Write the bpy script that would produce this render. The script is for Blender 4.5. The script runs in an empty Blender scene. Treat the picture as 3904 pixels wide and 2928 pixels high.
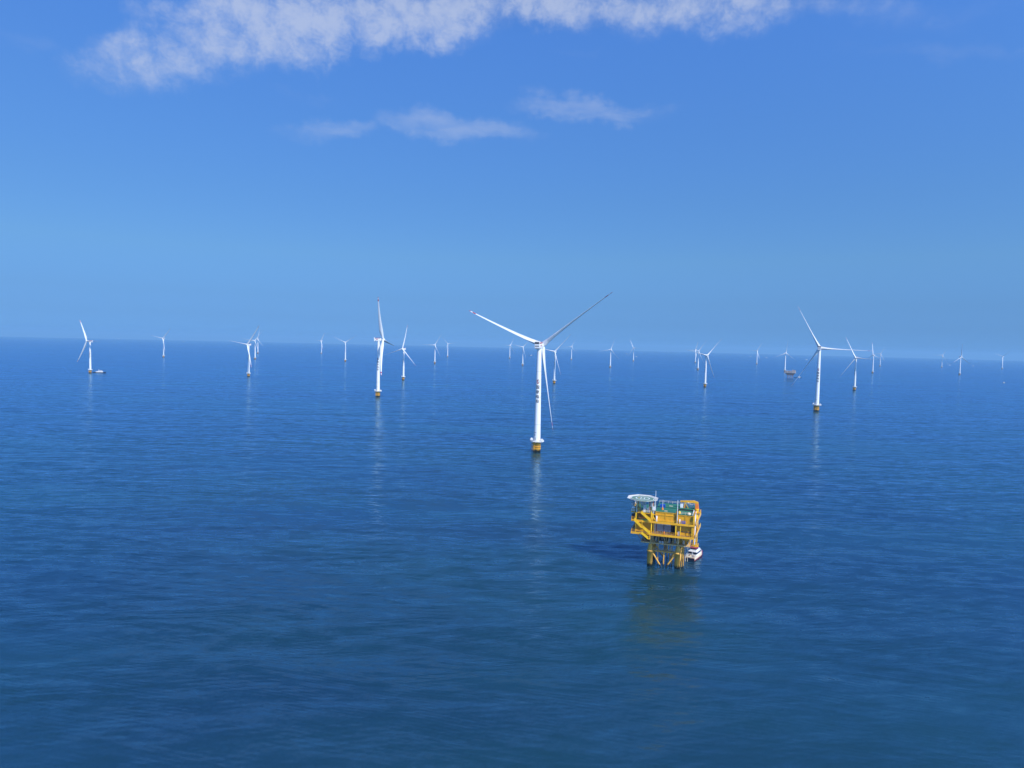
import bpy, bmesh, math, random
import numpy as np
from mathutils import Vector, Matrix

random.seed(7)
SC = bpy.context.scene
COL = SC.collection
R = math.radians
PI = math.pi

# ------------------------------------------------------------------ camera
CAM_H = 100.0
EARTH = 6.9e6                       # effective earth radius: the sea sheet curves down to a real horizon
PITCH = math.atan(152.5 / 2600.0)
ROLL = R(1.365)
fw = Vector((0, math.cos(PITCH), -math.sin(PITCH)))
r0 = Vector((1, 0, 0))
u0 = r0.cross(fw)
rt = math.cos(ROLL) * r0 + math.sin(ROLL) * u0
up = -math.sin(ROLL) * r0 + math.cos(ROLL) * u0
cd = bpy.data.cameras.new("camera")
cd.sensor_width = 36.0
cd.lens = 36.0 * 2600.0 / 3904.0
cd.clip_start = 1.0
cd.clip_end = 120000.0
cam = bpy.data.objects.new("camera", cd)
m3 = Matrix((rt, up, -fw)).transposed()
cam.matrix_world = Matrix.Translation((0, 0, CAM_H)) @ m3.to_4x4()
COL.objects.link(cam)
SC.camera = cam

# ------------------------------------------------------------------ light and exposure
SUN_EL = R(41)
SUN_AZ = math.atan2(0.60, -0.80)    # measured clockwise from +Y
sdir = Vector((math.sin(SUN_AZ) * math.cos(SUN_EL), math.cos(SUN_AZ) * math.cos(SUN_EL), math.sin(SUN_EL)))
sl = bpy.data.lights.new("sun", 'SUN')
sl.energy = 5.0
sl.angle = R(0.5)
sl.color = (1.0, 0.955, 0.88)
sun = bpy.data.objects.new("sun", sl)
sun.rotation_euler = sdir.to_track_quat('Z', 'Y').to_euler()
sun.location = (0, 0, 400)
COL.objects.link(sun)
SC.view_settings.view_transform = 'Standard'
SC.view_settings.look = 'None'
SC.view_settings.exposure = 0.0
SC.view_settings.gamma = 1.0
SC.view_settings.use_curve_mapping = False
SC.render.engine = 'CYCLES'
SC.cycles.use_denoising = True
SC.cycles.max_bounces = 6
SC.cycles.volume_bounces = 0
SC.cycles.sample_clamp_indirect = 4.0


class NT:
    """small helper round a node tree"""
    def __init__(self, tree):
        self.t = tree
        tree.nodes.clear()

    def n(self, kind, **kw):
        nd = self.t.nodes.new(kind)
        for k, v in kw.items():
            setattr(nd, k, v)
        return nd

    def put(self, sock, v):
        if isinstance(v, bpy.types.NodeSocket):
            self.t.links.new(v, sock)
        else:
            sock.default_value = v

    def math(self, op, a, b=0.0, c=None, clamp=False):
        nd = self.n('ShaderNodeMath', operation=op, use_clamp=clamp)
        self.put(nd.inputs[0], a)
        self.put(nd.inputs[1], b)
        if c is not None:
            self.put(nd.inputs[2], c)
        return nd.outputs[0]

    def vec(self, op, a, b=(0, 0, 0)):
        nd = self.n('ShaderNodeVectorMath', operation=op)
        self.put(nd.inputs[0], a)
        self.put(nd.inputs[1], b)
        return nd.outputs[0]

    def xyz(self, x, y, z):
        nd = self.n('ShaderNodeCombineXYZ')
        for i, v in enumerate((x, y, z)):
            self.put(nd.inputs[i], v)
        return nd.outputs[0]

    def sep(self, v):
        nd = self.n('ShaderNodeSeparateXYZ')
        self.put(nd.inputs[0], v)
        return nd.outputs

    def noise(self, v, scale, detail=2.0, rough=0.5, color=False, lac=2.0):
        nd = self.n('ShaderNodeTexNoise')
        self.put(nd.inputs['Vector'], v)
        self.put(nd.inputs['Scale'], scale)
        self.put(nd.inputs['Detail'], detail)
        self.put(nd.inputs['Roughness'], rough)
        self.put(nd.inputs['Lacunarity'], lac)
        return nd.outputs['Color'] if color else nd.outputs['Fac']

    def ramp(self, v, a, b, lo=0.0, hi=1.0, smooth=True):
        nd = self.n('ShaderNodeMapRange', interpolation_type='SMOOTHSTEP' if smooth else 'LINEAR')
        for i, x in enumerate((v, a, b, lo, hi)):
            self.put(nd.inputs[i], x)
        return nd.outputs[0]

    def mix(self, f, a, b, blend='MIX'):
        nd = self.n('ShaderNodeMix', data_type='RGBA', blend_type=blend)
        self.put(nd.inputs['Factor'], f)
        self.put(nd.inputs[6], a)
        self.put(nd.inputs[7], b)
        return nd.outputs[2]


CLOUD_DECK = [(-26.8, 19.5, 7.8, 2.6, 16.5, 0.85), (-18.4, 22.8, 13.2, 3.5, 17.2, 1.1), (-20.4, 23.6, 9.1, 2.5, 7.2, 1.1), (-8.4, 24.7, 13.5, 3.0, 6.7, 1.15), (2.0, 25.9, 13.2, 2.7, 1.0, 1.15), (13.1, 25.5, 12.0, 2.4, -1.3, 0.95), (-19.0, 20.8, 8.2, 2.0, 20.3, 0.6), (21.5, 24.6, 10.0, 1.5, -8.0, 0.5), (30.0, 22.6, 7.0, 1.6, -10.0, 0.3)]
CLOUD_WISPS = [(-4.9, 17.3, 9.0, 1.6, -3.8, 1.05), (-14.9, 16.6, 6.0, 1.2, 6.5, 0.8), (5.7, 18.9, 9.1, 1.2, -4.3, 0.95), (31.7, 20.0, 8.0, 0.9, -12.7, 0.5), (-35.1, 19.1, 3.4, 1.2, 2.6, 0.45), (27.0, 23.2, 11.4, 1.4, -11.3, 0.4), (-16.3, 18.6, 4.0, 0.6, 10.1, 0.4), (4.4, 22.4, 4.4, 0.4, 5.5, 0.35)]
# ------------------------------------------------------------------ world: sky and thin clouds
W = bpy.data.worlds.new("World")
SC.world = W
W.use_nodes = True
w = NT(W.node_tree)
out = w.n('ShaderNodeOutputWorld')
bg = w.n('ShaderNodeBackground')
bg.inputs['Strength'].default_value = 0.1
w.t.links.new(bg.outputs[0], out.inputs['Surface'])
sky = w.n('ShaderNodeTexSky', sky_type='NISHITA')
sky.sun_disc = False
sky.sun_elevation = SUN_EL
sky.sun_rotation = SUN_AZ
sky.altitude = 100
sky.air_density = 1.0
sky.dust_density = 0.3
sky.ozone_density = 2.0
D = w.n('ShaderNodeTexCoord').outputs['Generated']          # view direction in the world
dx, dy, dz = w.sep(D)
tint = w.n('ShaderNodeValToRGB')
SKY_TINT = [(0.0, (.173, .468, 1.377)), (.03, (.190, .425, 1.06)), (.06, (.236, .462, .955)), (.12, (.362, .625, .99)),
            (.2, (.431, .749, 1.171)), (.3, (.520, .919, 1.472)), (.4, (.609, 1.095, 1.81))]
el = tint.color_ramp.elements
while len(el) < len(SKY_TINT):
    el.new(0.5)
for e, (p, c) in zip(el, SKY_TINT):
    e.position = p
    e.color = (c[0] / 2, c[1] / 2, c[2] / 2, 1)
w.put(tint.inputs[0], dz)
tint2 = w.vec('MULTIPLY', tint.outputs[0], (2, 2, 2))
away = w.math('MULTIPLY_ADD', dx, -sdir.x / math.cos(SUN_EL), w.math('MULTIPLY', dy, -sdir.y / math.cos(SUN_EL)))
even = w.math('MULTIPLY_ADD', w.math('SUBTRACT', .8, away), .30, 1.0)        # the thin veil evens the sky out sideways
blue = w.vec('MULTIPLY', w.vec('MULTIPLY', sky.outputs[0], tint2), w.xyz(even, even, even))
# clouds: blobs given as (azimuth, elevation, half-width, half-height, tilt, weight) in degrees, frayed by noise
AZ = w.math('MULTIPLY', w.math('ARCTAN2', dx, dy), 180 / PI)
EL = w.math('MULTIPLY', w.math('ARCSINE', dz), 180 / PI)
ang = w.xyz(w.math('MULTIPLY', AZ, .93), EL, 0.0)
fray = w.vec('SUBTRACT', w.noise(ang, .16, 5, .66, True), (.5, .5, .5))
fray2 = w.vec('ADD', w.vec('MULTIPLY', fray, (11, 4.6, 0)), w.xyz(AZ, EL, 0.0))
FAZ, FEL, _ = w.sep(fray2)


def blob(az, elv, ha, he, tilt, wt):
    a, b = w.math('SUBTRACT', FAZ, az), w.math('SUBTRACT', FEL, elv)
    c, s = math.cos(R(tilt)), math.sin(R(tilt))
    p = w.math('DIVIDE', w.math('MULTIPLY_ADD', a, c, w.math('MULTIPLY', b, s)), ha)
    q = w.math('DIVIDE', w.math('MULTIPLY_ADD', b, c, w.math('MULTIPLY', a, -s)), he)
    r2 = w.math('MULTIPLY_ADD', p, p, w.math('MULTIPLY', q, q))
    return w.math('MULTIPLY', w.math('SUBTRACT', 1.0, r2, clamp=True), wt)


def total(blobs):
    acc = 0.0
    for b in blobs:
        acc = w.math('MAXIMUM', acc, blob(*b)) if not isinstance(acc, float) else blob(*b)
    return acc


warp = w.vec('SUBTRACT', w.noise(ang, .45, 2, .5, True), (.5, .5, .5))
wang = w.vec('ADD', ang, w.vec('MULTIPLY', warp, (1.6, 1.2, 0)))
cells = w.noise(wang, .95, 2.0, .45)
fine = w.noise(w.vec('MULTIPLY', wang, (1.0, 1.15, 1)), 3.2, 3.0, .6)
soft = w.noise(ang, .22, 3.0, .55)
vor = w.n('ShaderNodeTexVoronoi', feature='SMOOTH_F1')
w.put(vor.inputs['Vector'], w.vec('ADD', wang, w.vec('MULTIPLY', w.vec('SUBTRACT', w.noise(ang, 2.2, 3, .6, True), (.5, .5, .5)), (1.0, .8, 0))))
vor.inputs['Scale'].default_value = .82
vor.inputs['Smoothness'].default_value = .6
lump = w.math('SUBTRACT', 1.0, vor.outputs['Distance'])
puffs = w.math('MULTIPLY_ADD', fine, .40, w.math('MULTIPLY_ADD', cells, .45, w.math('MULTIPLY', lump, .50)))
m1 = total(CLOUD_DECK)
d1 = w.math('ADD', w.math('MULTIPLY', m1, 1.45), w.math('MULTIPLY', w.math('SUBTRACT', puffs, .70), 3.3))
d1 = w.math('ADD', d1, w.math('MULTIPLY', w.math('SUBTRACT', soft, .5), 1.6))
deck = w.math('MULTIPLY', w.ramp(d1, -.05, 2.1), w.ramp(m1, 0.0, 1.0))
veil = w.ramp(w.math('MULTIPLY_ADD', w.math('SUBTRACT', soft, .5), .9, m1), .1, 1.3)
deck = w.math('MULTIPLY_ADD', deck, .85, w.math('MULTIPLY', veil, .24))
streak = w.noise(w.vec('MULTIPLY', wang, (.24, 1.0, 1)), 1.2, 6.0, .62)
m2 = total(CLOUD_WISPS)
d2 = w.math('ADD', m2, w.math('MULTIPLY', w.math('SUBTRACT', streak, .5), 1.5))
wisp = w.math('MULTIPLY', w.ramp(d2, .0, 1.7), w.ramp(m2, 0.0, .95))
cover = w.math('MULTIPLY', w.math('ADD', w.math('MULTIPLY', deck, .59), w.math('MULTIPLY', wisp, .36), clamp=True), .92)
w.t.links.new(w.mix(cover, blue, (6.3, 6.85, 8.1, 1)), bg.inputs['Color'])
W.cycles.sampling_method = 'MANUAL'
W.cycles.sample_map_resolution = 512

# ------------------------------------------------------------------ materials
def principled(name):
    m = bpy.data.materials.new(name)
    m.use_nodes = True
    t = NT(m.node_tree)
    o = t.n('ShaderNodeOutputMaterial')
    b = t.n('ShaderNodeBsdfPrincipled')
    t.t.links.new(b.outputs[0], o.inputs['Surface'])
    return m, t, b


def paint(name, col, rough=.45, vary=.12, scale=.7, streak=0.0, metal=0.0, stain=(.20, .13, .07)):
    """painted steel: slightly uneven tone, optional rusty or grimy streaks running down"""
    m, t, b = principled(name)
    p = t.n('ShaderNodeTexCoord').outputs['Object']
    n = t.noise(p, scale, 4, .6)
    k = t.ramp(n, .25, .75, 1 - vary, 1 + vary * .5, smooth=False)
    c = t.vec('MULTIPLY', (*col,), t.xyz(k, k, k))
    if streak > 0:
        s = t.noise(t.vec('MULTIPLY', p, (1.6, 1.6, .16)), 1.0, 4, .65)
        c = t.mix(t.math('MULTIPLY', t.ramp(s, .56, .74), streak), c, (*stain, 1))
    t.put(b.inputs['Base Color'], c)
    t.put(b.inputs['Roughness'], t.ramp(n, .2, .8, max(.05, rough - .08), rough + .1, smooth=False))
    b.inputs['Metallic'].default_value = metal
    return m


def corrugated(name, col, pitch=.5):
    """painted wall of vertical trapezoid sheet: the ribs are shaped by the normal, grime runs down the grooves"""
    m, t, b = principled(name)
    p = t.n('ShaderNodeTexCoord').outputs['Object']
    x, y, z = t.sep(p)
    s = t.math('ADD', x, y)
    wv = t.math('SINE', t.math('MULTIPLY', s, 2 * PI / pitch))
    hgt = t.math('MULTIPLY', t.ramp(wv, -.4, .4), .11)
    bm = t.n('ShaderNodeBump')
    t.put(bm.inputs['Height'], hgt)
    bm.inputs['Distance'].default_value = 1.0
    bm.inputs['Strength'].default_value = 1.0
    n = t.noise(t.vec('MULTIPLY', p, (1.5, 1.5, .25)), 1.0, 4, .65)
    k = t.ramp(n, .25, .75, .78, 1.08, smooth=False)
    c = t.vec('MULTIPLY', (*col,), t.xyz(k, k, k))
    c = t.mix(t.math('MULTIPLY', t.ramp(n, .6, .75), .4), c, (.25, .13, .05, 1))
    t.put(b.inputs['Base Color'], c)
    b.inputs['Roughness'].default_value = .5
    t.t.links.new(bm.outputs[0], b.inputs['Normal'])
    return m


def foundation_mat(name, col, top=2.0):
    """yellow coated steel with a dark belt of weed and barnacles at the waterline"""
    m, t, b = principled(name)
    p = t.n('ShaderNodeTexCoord').outputs['Object']
    x, y, z = t.sep(p)
    n = t.noise(p, .9, 4, .65)
    k = t.ramp(n, .25, .75, .82, 1.08, smooth=False)
    c = t.vec('MULTIPLY', (*col,), t.xyz(k, k, k))
    s = t.noise(t.vec('MULTIPLY', p, (1.3, 1.3, .13)), 1.0, 4, .65)
    c = t.mix(t.math('MULTIPLY', t.ramp(s, .52, .72), .55), c, (.22, .10, .03, 1))
    edge = t.math('SUBTRACT', z, t.math('MULTIPLY', t.math('SUBTRACT', n, .5), 3.0))
    c = t.mix(t.ramp(edge, top - .5, top + .5, 1, 0), c, (.018, .020, .014, 1))
    t.put(b.inputs['Base Color'], c)
    b.inputs['Roughness'].default_value = .55
    return m


M = {
    'white': paint('white_paint', (.76, .76, .75), .38, .05, .12, .10, stain=(.55, .53, .48)),
    'blade': paint('blade_white', (.70, .71, .71), .35, .04, .06),
    'red': paint('red_paint', (.42, .035, .03), .45),
    'grey': paint('grey_steel', (.34, .35, .36), .5, .15, .8, .25),
    'lightgrey': paint('light_grey', (.60, .61, .60), .5, .10, .8, .25),
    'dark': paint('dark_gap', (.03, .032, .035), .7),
    'text': paint('black_lettering', (.012, .013, .018), .5),
    'logo_red': paint('emblem_red', (.50, .02, .04), .45),
    'logo_green': paint('emblem_green', (.012, .07, .045), .45),
    'foundation': foundation_mat('foundation_yellow', (.76, .39, .03)),
    'jacket': foundation_mat('jacket_yellow', (.78, .42, .07), 1.2),
    'yellow': paint('yellow_steel', (.84, .42, .012), .45, .25, .6, .6),
    'bright': paint('bright_yellow', (.93, .55, .012), .42, .18, .6, .4),
    'sheet': corrugated('yellow_sheet_wall', (.82, .405, .010)),
    'tan': paint('faded_tan_steel', (.66, .42, .17), .5, .15, .6, .4),
    'green': paint('green_deck_coating', (.025, .17, .10), .65, .25, .5, .0),
    'deckgreen': paint('helideck_green', (.14, .26, .19), .7, .2, .4),
    'blue': paint('blue_enamel', (.012, .075, .42), .4),
    'rust': paint('red_oxide', (.30, .09, .05), .6, .3, 1.0, .4),
    'orange': paint('orange_paint', (.75, .20, .03), .5),
    'navy': paint('navy_hull', (.012, .016, .04), .35),
    'hullred': paint('red_hull', (.40, .03, .035), .3),
    'glass': paint('tinted_glass', (.012, .018, .035), .08),
    'brown': paint('weathered_brown', (.27, .16, .11), .55, .25, .5, .4),
    'farpanel': paint('weathered_panel', (.50, .42, .36), .5, .2, .5, .4),
    'net': paint('net_white', (.64, .62, .57), .6, .12, .5, .3),
    'cream': paint('cream_panel', (.74, .64, .46), .5, .12, .5, .3),
}

# ------------------------------------------------------------------ mesh helpers
class MB:
    """collects simple solids and links them as ONE mesh object"""
    def __init__(self):
        self.v, self.f, self.m, self.s = [], [], [], []

    def add(self, vs, fs, mat=0, smooth=False):
        o = len(self.v)
        self.v += [tuple(p) for p in vs]
        for f in fs:
            self.f.append([i + o for i in f])
            self.m.append(mat)
            self.s.append(smooth)
        return self

    def box(self, x0, x1, y0, y1, z0, z1, mat=0):
        vs = [(x, y, z) for z in (z0, z1) for y in (y0, y1) for x in (x0, x1)]
        return self.add(vs, [(0, 2, 3, 1), (4, 5, 7, 6), (0, 1, 5, 4), (2, 6, 7, 3), (0, 4, 6, 2), (1, 3, 7, 5)], mat)

    def tube(self, a, b, r, r2=None, n=10, mat=0, cap=True):
        a, b = Vector(a), Vector(b)
        r2 = r if r2 is None else r2
        d = (b - a).normalized()
        e = d.cross(Vector((0, 0, 1)) if abs(d.z) < .95 else Vector((1, 0, 0))).normalized()
        g = d.cross(e)
        vs = []
        for c, rr in ((a, r), (b, r2)):
            for k in range(n):
                t = 2 * PI * k / n
                vs.append(c + e * (rr * math.cos(t)) + g * (rr * math.sin(t)))
        self.add(vs, [(k, (k + 1) % n, n + (k + 1) % n, n + k) for k in range(n)], mat, n > 6)
        if cap:
            self.add(vs[:n], [tuple(range(n))[::-1]], mat)
            self.add(vs[n:], [tuple(range(n))], mat)
        return self

    def bar(self, a, b, w_, h_, mat=0):
        """square bar from a to b, w_ wide and h_ high"""
        a, b = Vector(a), Vector(b)
        d = (b - a).normalized()
        e = d.cross(Vector((0, 0, 1)) if abs(d.z) < .95 else Vector((0, 1, 0))).normalized()
        g = e.cross(d)
        vs = []
        for c in (a, b):
            for sx, sy in ((-1, -1), (1, -1), (1, 1), (-1, 1)):
                vs.append(c + e * (sx * w_ / 2) + g * (sy * h_ / 2))
        return self.add(vs, [(0, 1, 2, 3), (7, 6, 5, 4), (0, 4, 5, 1), (1, 5, 6, 2), (2, 6, 7, 3), (3, 7, 4, 0)], mat)

    def lathe(self, prof, n=24, c=(0, 0), mat=0):
        """prof: list of (radius, z) from bottom to top"""
        vs, fs = [], []
        for r, z in prof:
            for k in range(n):
                t = 2 * PI * k / n
                vs.append((c[0] + r * math.cos(t), c[1] + r * math.sin(t), z))
        for i in range(len(prof) - 1):
            for k in range(n):
                fs.append((i * n + k, i * n + (k + 1) % n, (i + 1) * n + (k + 1) % n, (i + 1) * n + k))
        self.add(vs, fs, mat, True)
        self.add(vs[:n], [tuple(range(n))[::-1]], mat)
        self.add(vs[-n:], [tuple(range(n))], mat)
        return self

    def prism(self, poly, z0, z1, mat=0, topscale=1.0):
        n = len(poly)
        cx = sum(p[0] for p in poly) / n
        cy = sum(p[1] for p in poly) / n
        vs = [(x, y, z0) for x, y in poly] + [(cx + (x - cx) * topscale, cy + (y - cy) * topscale, z1) for x, y in poly]
        self.add(vs, [tuple(range(n))[::-1], tuple(range(n, 2 * n))] + [(k, (k + 1) % n, n + (k + 1) % n, n + k) for k in range(n)], mat)
        return self

    def loft(self, rings, mat=0, smooth=True, cap=True):
        n = len(rings[0])
        vs = [p for r in rings for p in r]
        fs = []
        for i in range(len(rings) - 1):
            for k in range(n):
                fs.append((i * n + k, i * n + (k + 1) % n, (i + 1) * n + (k + 1) % n, (i + 1) * n + k))
        self.add(vs, fs, mat, smooth)
        if cap:
            self.add(rings[0], [tuple(range(n))[::-1]], mat)
            self.add(rings[-1], [tuple(range(n))], mat)
        return self

    def rail(self, pts, h=1.1, step=1.6, r=.045, closed=False, mat=0, rails=(1.0, .55)):
        """posts and rails along a path of deck points"""
        pts = [Vector(p) for p in pts]
        if closed:
            pts = pts + [pts[0]]
        for a, b in zip(pts[:-1], pts[1:]):
            L = (b - a).length
            n = max(1, round(L / step))
            for k in range(n + 1):
                p = a.lerp(b, k / n)
                self.tube(p, p + Vector((0, 0, h)), r, n=5, mat=mat, cap=False)
            for q in rails:
                self.tube(a + Vector((0, 0, h * q)), b + Vector((0, 0, h * q)), r, n=5, mat=mat, cap=False)
        return self

    def build(self, name, mats, parent=None, bevel=0.0):
        me = bpy.data.meshes.new(name)
        me.from_pydata(self.v, [], self.f)
        if not isinstance(mats, (list, tuple)):
            mats = [mats]
        for q in mats:
            me.materials.append(q)
        me.polygons.foreach_set('material_index', self.m)
        me.polygons.foreach_set('use_smooth', self.s)
        me.update()
        o = bpy.data.objects.new(name, me)
        COL.objects.link(o)
        if parent is not None:
            o.parent = parent
        if bevel > 0:
            md = o.modifiers.new('bevel', 'BEVEL')
            md.width = bevel
            md.segments = 2
            md.limit_method = 'ANGLE'
        return o


def thing(name, label, cat, loc=(0, 0, 0), rz=0.0, group=None):
    o = bpy.data.objects.new(name, None)
    o.empty_display_size = 2
    o.location = loc
    o.rotation_euler = (0, 0, rz)
    COL.objects.link(o)
    return tag(o, label, cat, group)


def tag(o, label, cat, group=None):
    o['label'] = label
    o['category'] = cat
    if group:
        o['group'] = group
    return o


def sea_z(x, y):
    return -(x * x + y * y) / (2 * EARTH)


def dup(o, parent=None):
    c = o.copy()
    COL.objects.link(c)
    c.parent = parent
    return c


# ------------------------------------------------------------------ the sea
def sea_material():
    m, t, b = principled('sea_water')
    p = t.n('ShaderNodeTexCoord').outputs['Object']
    half = (.5, .5, .5)

    def slope(sx, sy, scale, amp, detail=2.0, rough=.5, rot=0.0):
        q = p
        if rot:
            mp = t.n('ShaderNodeMapping')
            t.put(mp.inputs['Vector'], p)
            mp.inputs['Rotation'].default_value = (0, 0, R(rot))
            q = mp.outputs[0]
        n = t.noise(t.vec('MULTIPLY', q, (sx, sy, 1)), scale, detail, rough, True)
        return t.vec('MULTIPLY', t.vec('SUBTRACT', n, half), (amp * 2 * max(sx, .75), amp * 2 * sy, 0))

    # calm lanes and ruffled lanes, hundreds of metres long, decide how steep the ripples are
    lanes = t.noise(t.vec('MULTIPLY', p, (.20, 1.0, 1)), .0055, 4, .6)
    lanes2 = t.noise(t.vec('MULTIPLY', p, (.22, 1.0, 1)), .021, 3, .55)
    patch = t.math('ADD', t.math('MULTIPLY', lanes, .55), t.math('MULTIPLY', lanes2, .45))
    k = t.ramp(patch, .40, .54, .5, 1.1)
    # trains of low waves: sines whose crests are bent and gathered in groups by slow noise
    bend = t.noise(t.vec('MULTIPLY', p, (.5, 1.0, 1)), .018, 2, .5)
    px, py, _ = t.sep(p)
    trains = (0, 0, 0)
    for i, (lam, ang_, amp, ph) in enumerate(SWELL_TRAINS):
        kx, ky = math.sin(R(ang_)) * 2 * PI / lam, math.cos(R(ang_)) * 2 * PI / lam
        grp = t.noise(t.vec('MULTIPLY', t.vec('ADD', p, (131.0 * i, 57.0 * i, 9.0 * i)), (.45, 1.0, 1)), .9 / lam / 3.2, 2, .55)
        a_ = t.math('MULTIPLY', t.ramp(grp, .36, .66, .0, 1.0), amp)
        phase = t.math('MULTIPLY_ADD', px, kx, t.math('MULTIPLY_ADD', py, ky, t.math('MULTIPLY_ADD', bend, 26.0 * (12 / lam) ** .5, ph)))
        c_ = t.math('MULTIPLY', t.math('COSINE', phase), a_)
        trains = t.vec('ADD', trains, t.xyz(t.math('MULTIPLY', c_, math.sin(R(ang_))), t.math('MULTIPLY', c_, math.cos(R(ang_))), 0.0))
    wave = slope(.45, 1.0, .22, WAVE, 3, .55, -7)
    rip = slope(.7, 1.0, 1.1, RIPPLE, 3, .6, 9)
    k2 = t.math('MULTIPLY_ADD', k, .6, .4)
    s = t.vec('ADD', t.vec('MULTIPLY', t.vec('ADD', wave, rip), t.xyz(k, k, k)), t.vec('MULTIPLY', trains, t.xyz(k2, k2, k2)))
    nrm = t.vec('NORMALIZE', t.vec('ADD', s, (0, 0, 1)))
    # body colour of the water itself: clear deep blue, greener where it carries more silt
    silt = t.noise(t.vec('MULTIPLY', p, (.6, 1, 1)), .006, 3, .55)
    body = t.mix(t.ramp(silt, .25, .75), SEA_BLUE, SEA_TEAL)
    t.t.nodes.remove(b)
    o = [q for q in t.t.nodes if q.type == 'OUTPUT_MATERIAL'][0]
    df = t.n('ShaderNodeSubsurfaceScattering', falloff='BURLEY')       # light spreads some metres inside the water
    t.put(df.inputs['Color'], body)
    df.inputs['Radius'].default_value = (2.0, 5.0, 6.5)
    df.inputs['Scale'].default_value = 5.0
    gl = t.n('ShaderNodeBsdfGlossy')
    gl.inputs['Color'].default_value = SEA_SHEEN
    t.put(gl.inputs['Roughness'], t.ramp(patch, .40, .52, .09, .21))     # ripples too small to see one by one
    t.put(gl.inputs['Normal'], nrm)
    fr = t.n('ShaderNodeFresnel')
    fr.inputs['IOR'].default_value = 1.72
    t.put(fr.inputs['Normal'], nrm)
    ms = t.n('ShaderNodeMixShader')
    t.put(ms.inputs[0], fr.outputs[0])
    t.t.links.new(df.outputs[0], ms.inputs[1])
    t.t.links.new(gl.outputs[0], ms.inputs[2])
    t.t.links.new(ms.outputs[0], o.inputs['Surface'])
    return m


SWELL_TRAINS = [(66, 4, .034, 1), (43, -8, .036, 5), (27, 6, .036, 0), (16.5, -11, .038, 2), (10.2, 14, .042, 4), (6.3, -5, .046, 1), (3.9, 10, .050, 3), (2.5, -9, .055, 5), (1.6, 13, .05, 6)]   # length, heading, slope, phase
WAVE, RIPPLE = .25, .14
SEA_SHEEN = (.43, .70, .98, 1)       # the faint blue of the light that the water sends back
SEA_BLUE = (.0086, .037, .075, 1)
SEA_TEAL = (.0112, .056, .067, 1)


def build_sea():
    rad = [0.0]
    r = 40.0
    while r < 47000:
        rad.append(r)
        r *= 1.09
    n = 160
    vs = [(0, 0, 0)]
    fs = []
    for i, r in enumerate(rad[1:]):
        for k in range(n):
            a = 2 * PI * k / n
            vs.append((r * math.cos(a), r * math.sin(a), sea_z(r, 0)))
    for k in range(n):
        fs.append((0, 1 + k, 1 + (k + 1) % n))
    for i in range(len(rad) - 2):
        o = 1 + i * n
        for k in range(n):
            fs.append((o + k, o + n + k, o + n + (k + 1) % n, o + (k + 1) % n))
    me = bpy.data.meshes.new('sea')
    me.from_pydata(vs, [], fs)
    me.polygons.foreach_set('use_smooth', [True] * len(fs))
    me.materials.append(sea_material())
    o = bpy.data.objects.new('sea', me)
    COL.objects.link(o)
    o['kind'] = 'structure'
    o['label'] = 'calm deep blue sea reaching to the horizon'
    return o


build_sea()

# ------------------------------------------------------------------ wind turbines
# every mesh is made once for a hub height of 100 m; a turbine's own size is the scale of its root
def sliced(vs, fs, step=.3):
    """cut flat drawing faces into narrow upright strips so that they can follow the round tower"""
    bm = bmesh.new()
    bv = [bm.verts.new((x, y, 0)) for x, y in vs]
    for f in fs:
        try:
            bm.faces.new([bv[i] for i in f])
        except ValueError:
            pass
    for k in range(-12, 13):
        bmesh.ops.bisect_plane(bm, geom=bm.verts[:] + bm.edges[:] + bm.faces[:], plane_co=(k * step, 0, 0), plane_no=(1, 0, 0))
    bm.verts.index_update()
    res = [(v.co.x, v.co.y) for v in bm.verts], [tuple(v.index for v in f.verts) for f in bm.faces]
    bm.free()
    return res


def glyph_mesh(ch, size):
    c = bpy.data.curves.new('glyph', 'FONT')
    c.body = ch
    c.resolution_u = 2
    c.size = size
    c.offset = .02 * size
    o = bpy.data.objects.new('glyph', c)
    COL.objects.link(o)
    dg = bpy.context.evaluated_depsgraph_get()
    me = bpy.data.meshes.new_from_object(o.evaluated_get(dg))
    vs = [v.co.copy() for v in me.vertices]
    fs = [tuple(p.vertices) for p in me.polygons]
    bpy.data.objects.remove(o)
    bpy.data.curves.remove(c)
    bpy.data.meshes.remove(me)
    xs, ys = [v.x for v in vs], [v.y for v in vs]
    cx, cy = (min(xs) + max(xs)) / 2, (min(ys) + max(ys)) / 2
    k = size / max(max(xs) - min(xs), max(ys) - min(ys))
    return sliced([((v.x - cx) * k, (v.y - cy) * k) for v in vs], fs)


def tower_r(z):
    return 3.25 + (2.1 - 3.25) * (z - 10.2) / (97.3 - 10.2)


def wrap(pts, zc, lift=.03):
    """lay flat drawing points (x across, y up) on the tower, facing -Y"""
    res = []
    for x, y in pts:
        r = tower_r(zc + y) + lift
        a = x / r
        res.append((r * math.sin(a), -r * math.cos(a), zc + y))
    return res


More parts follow.
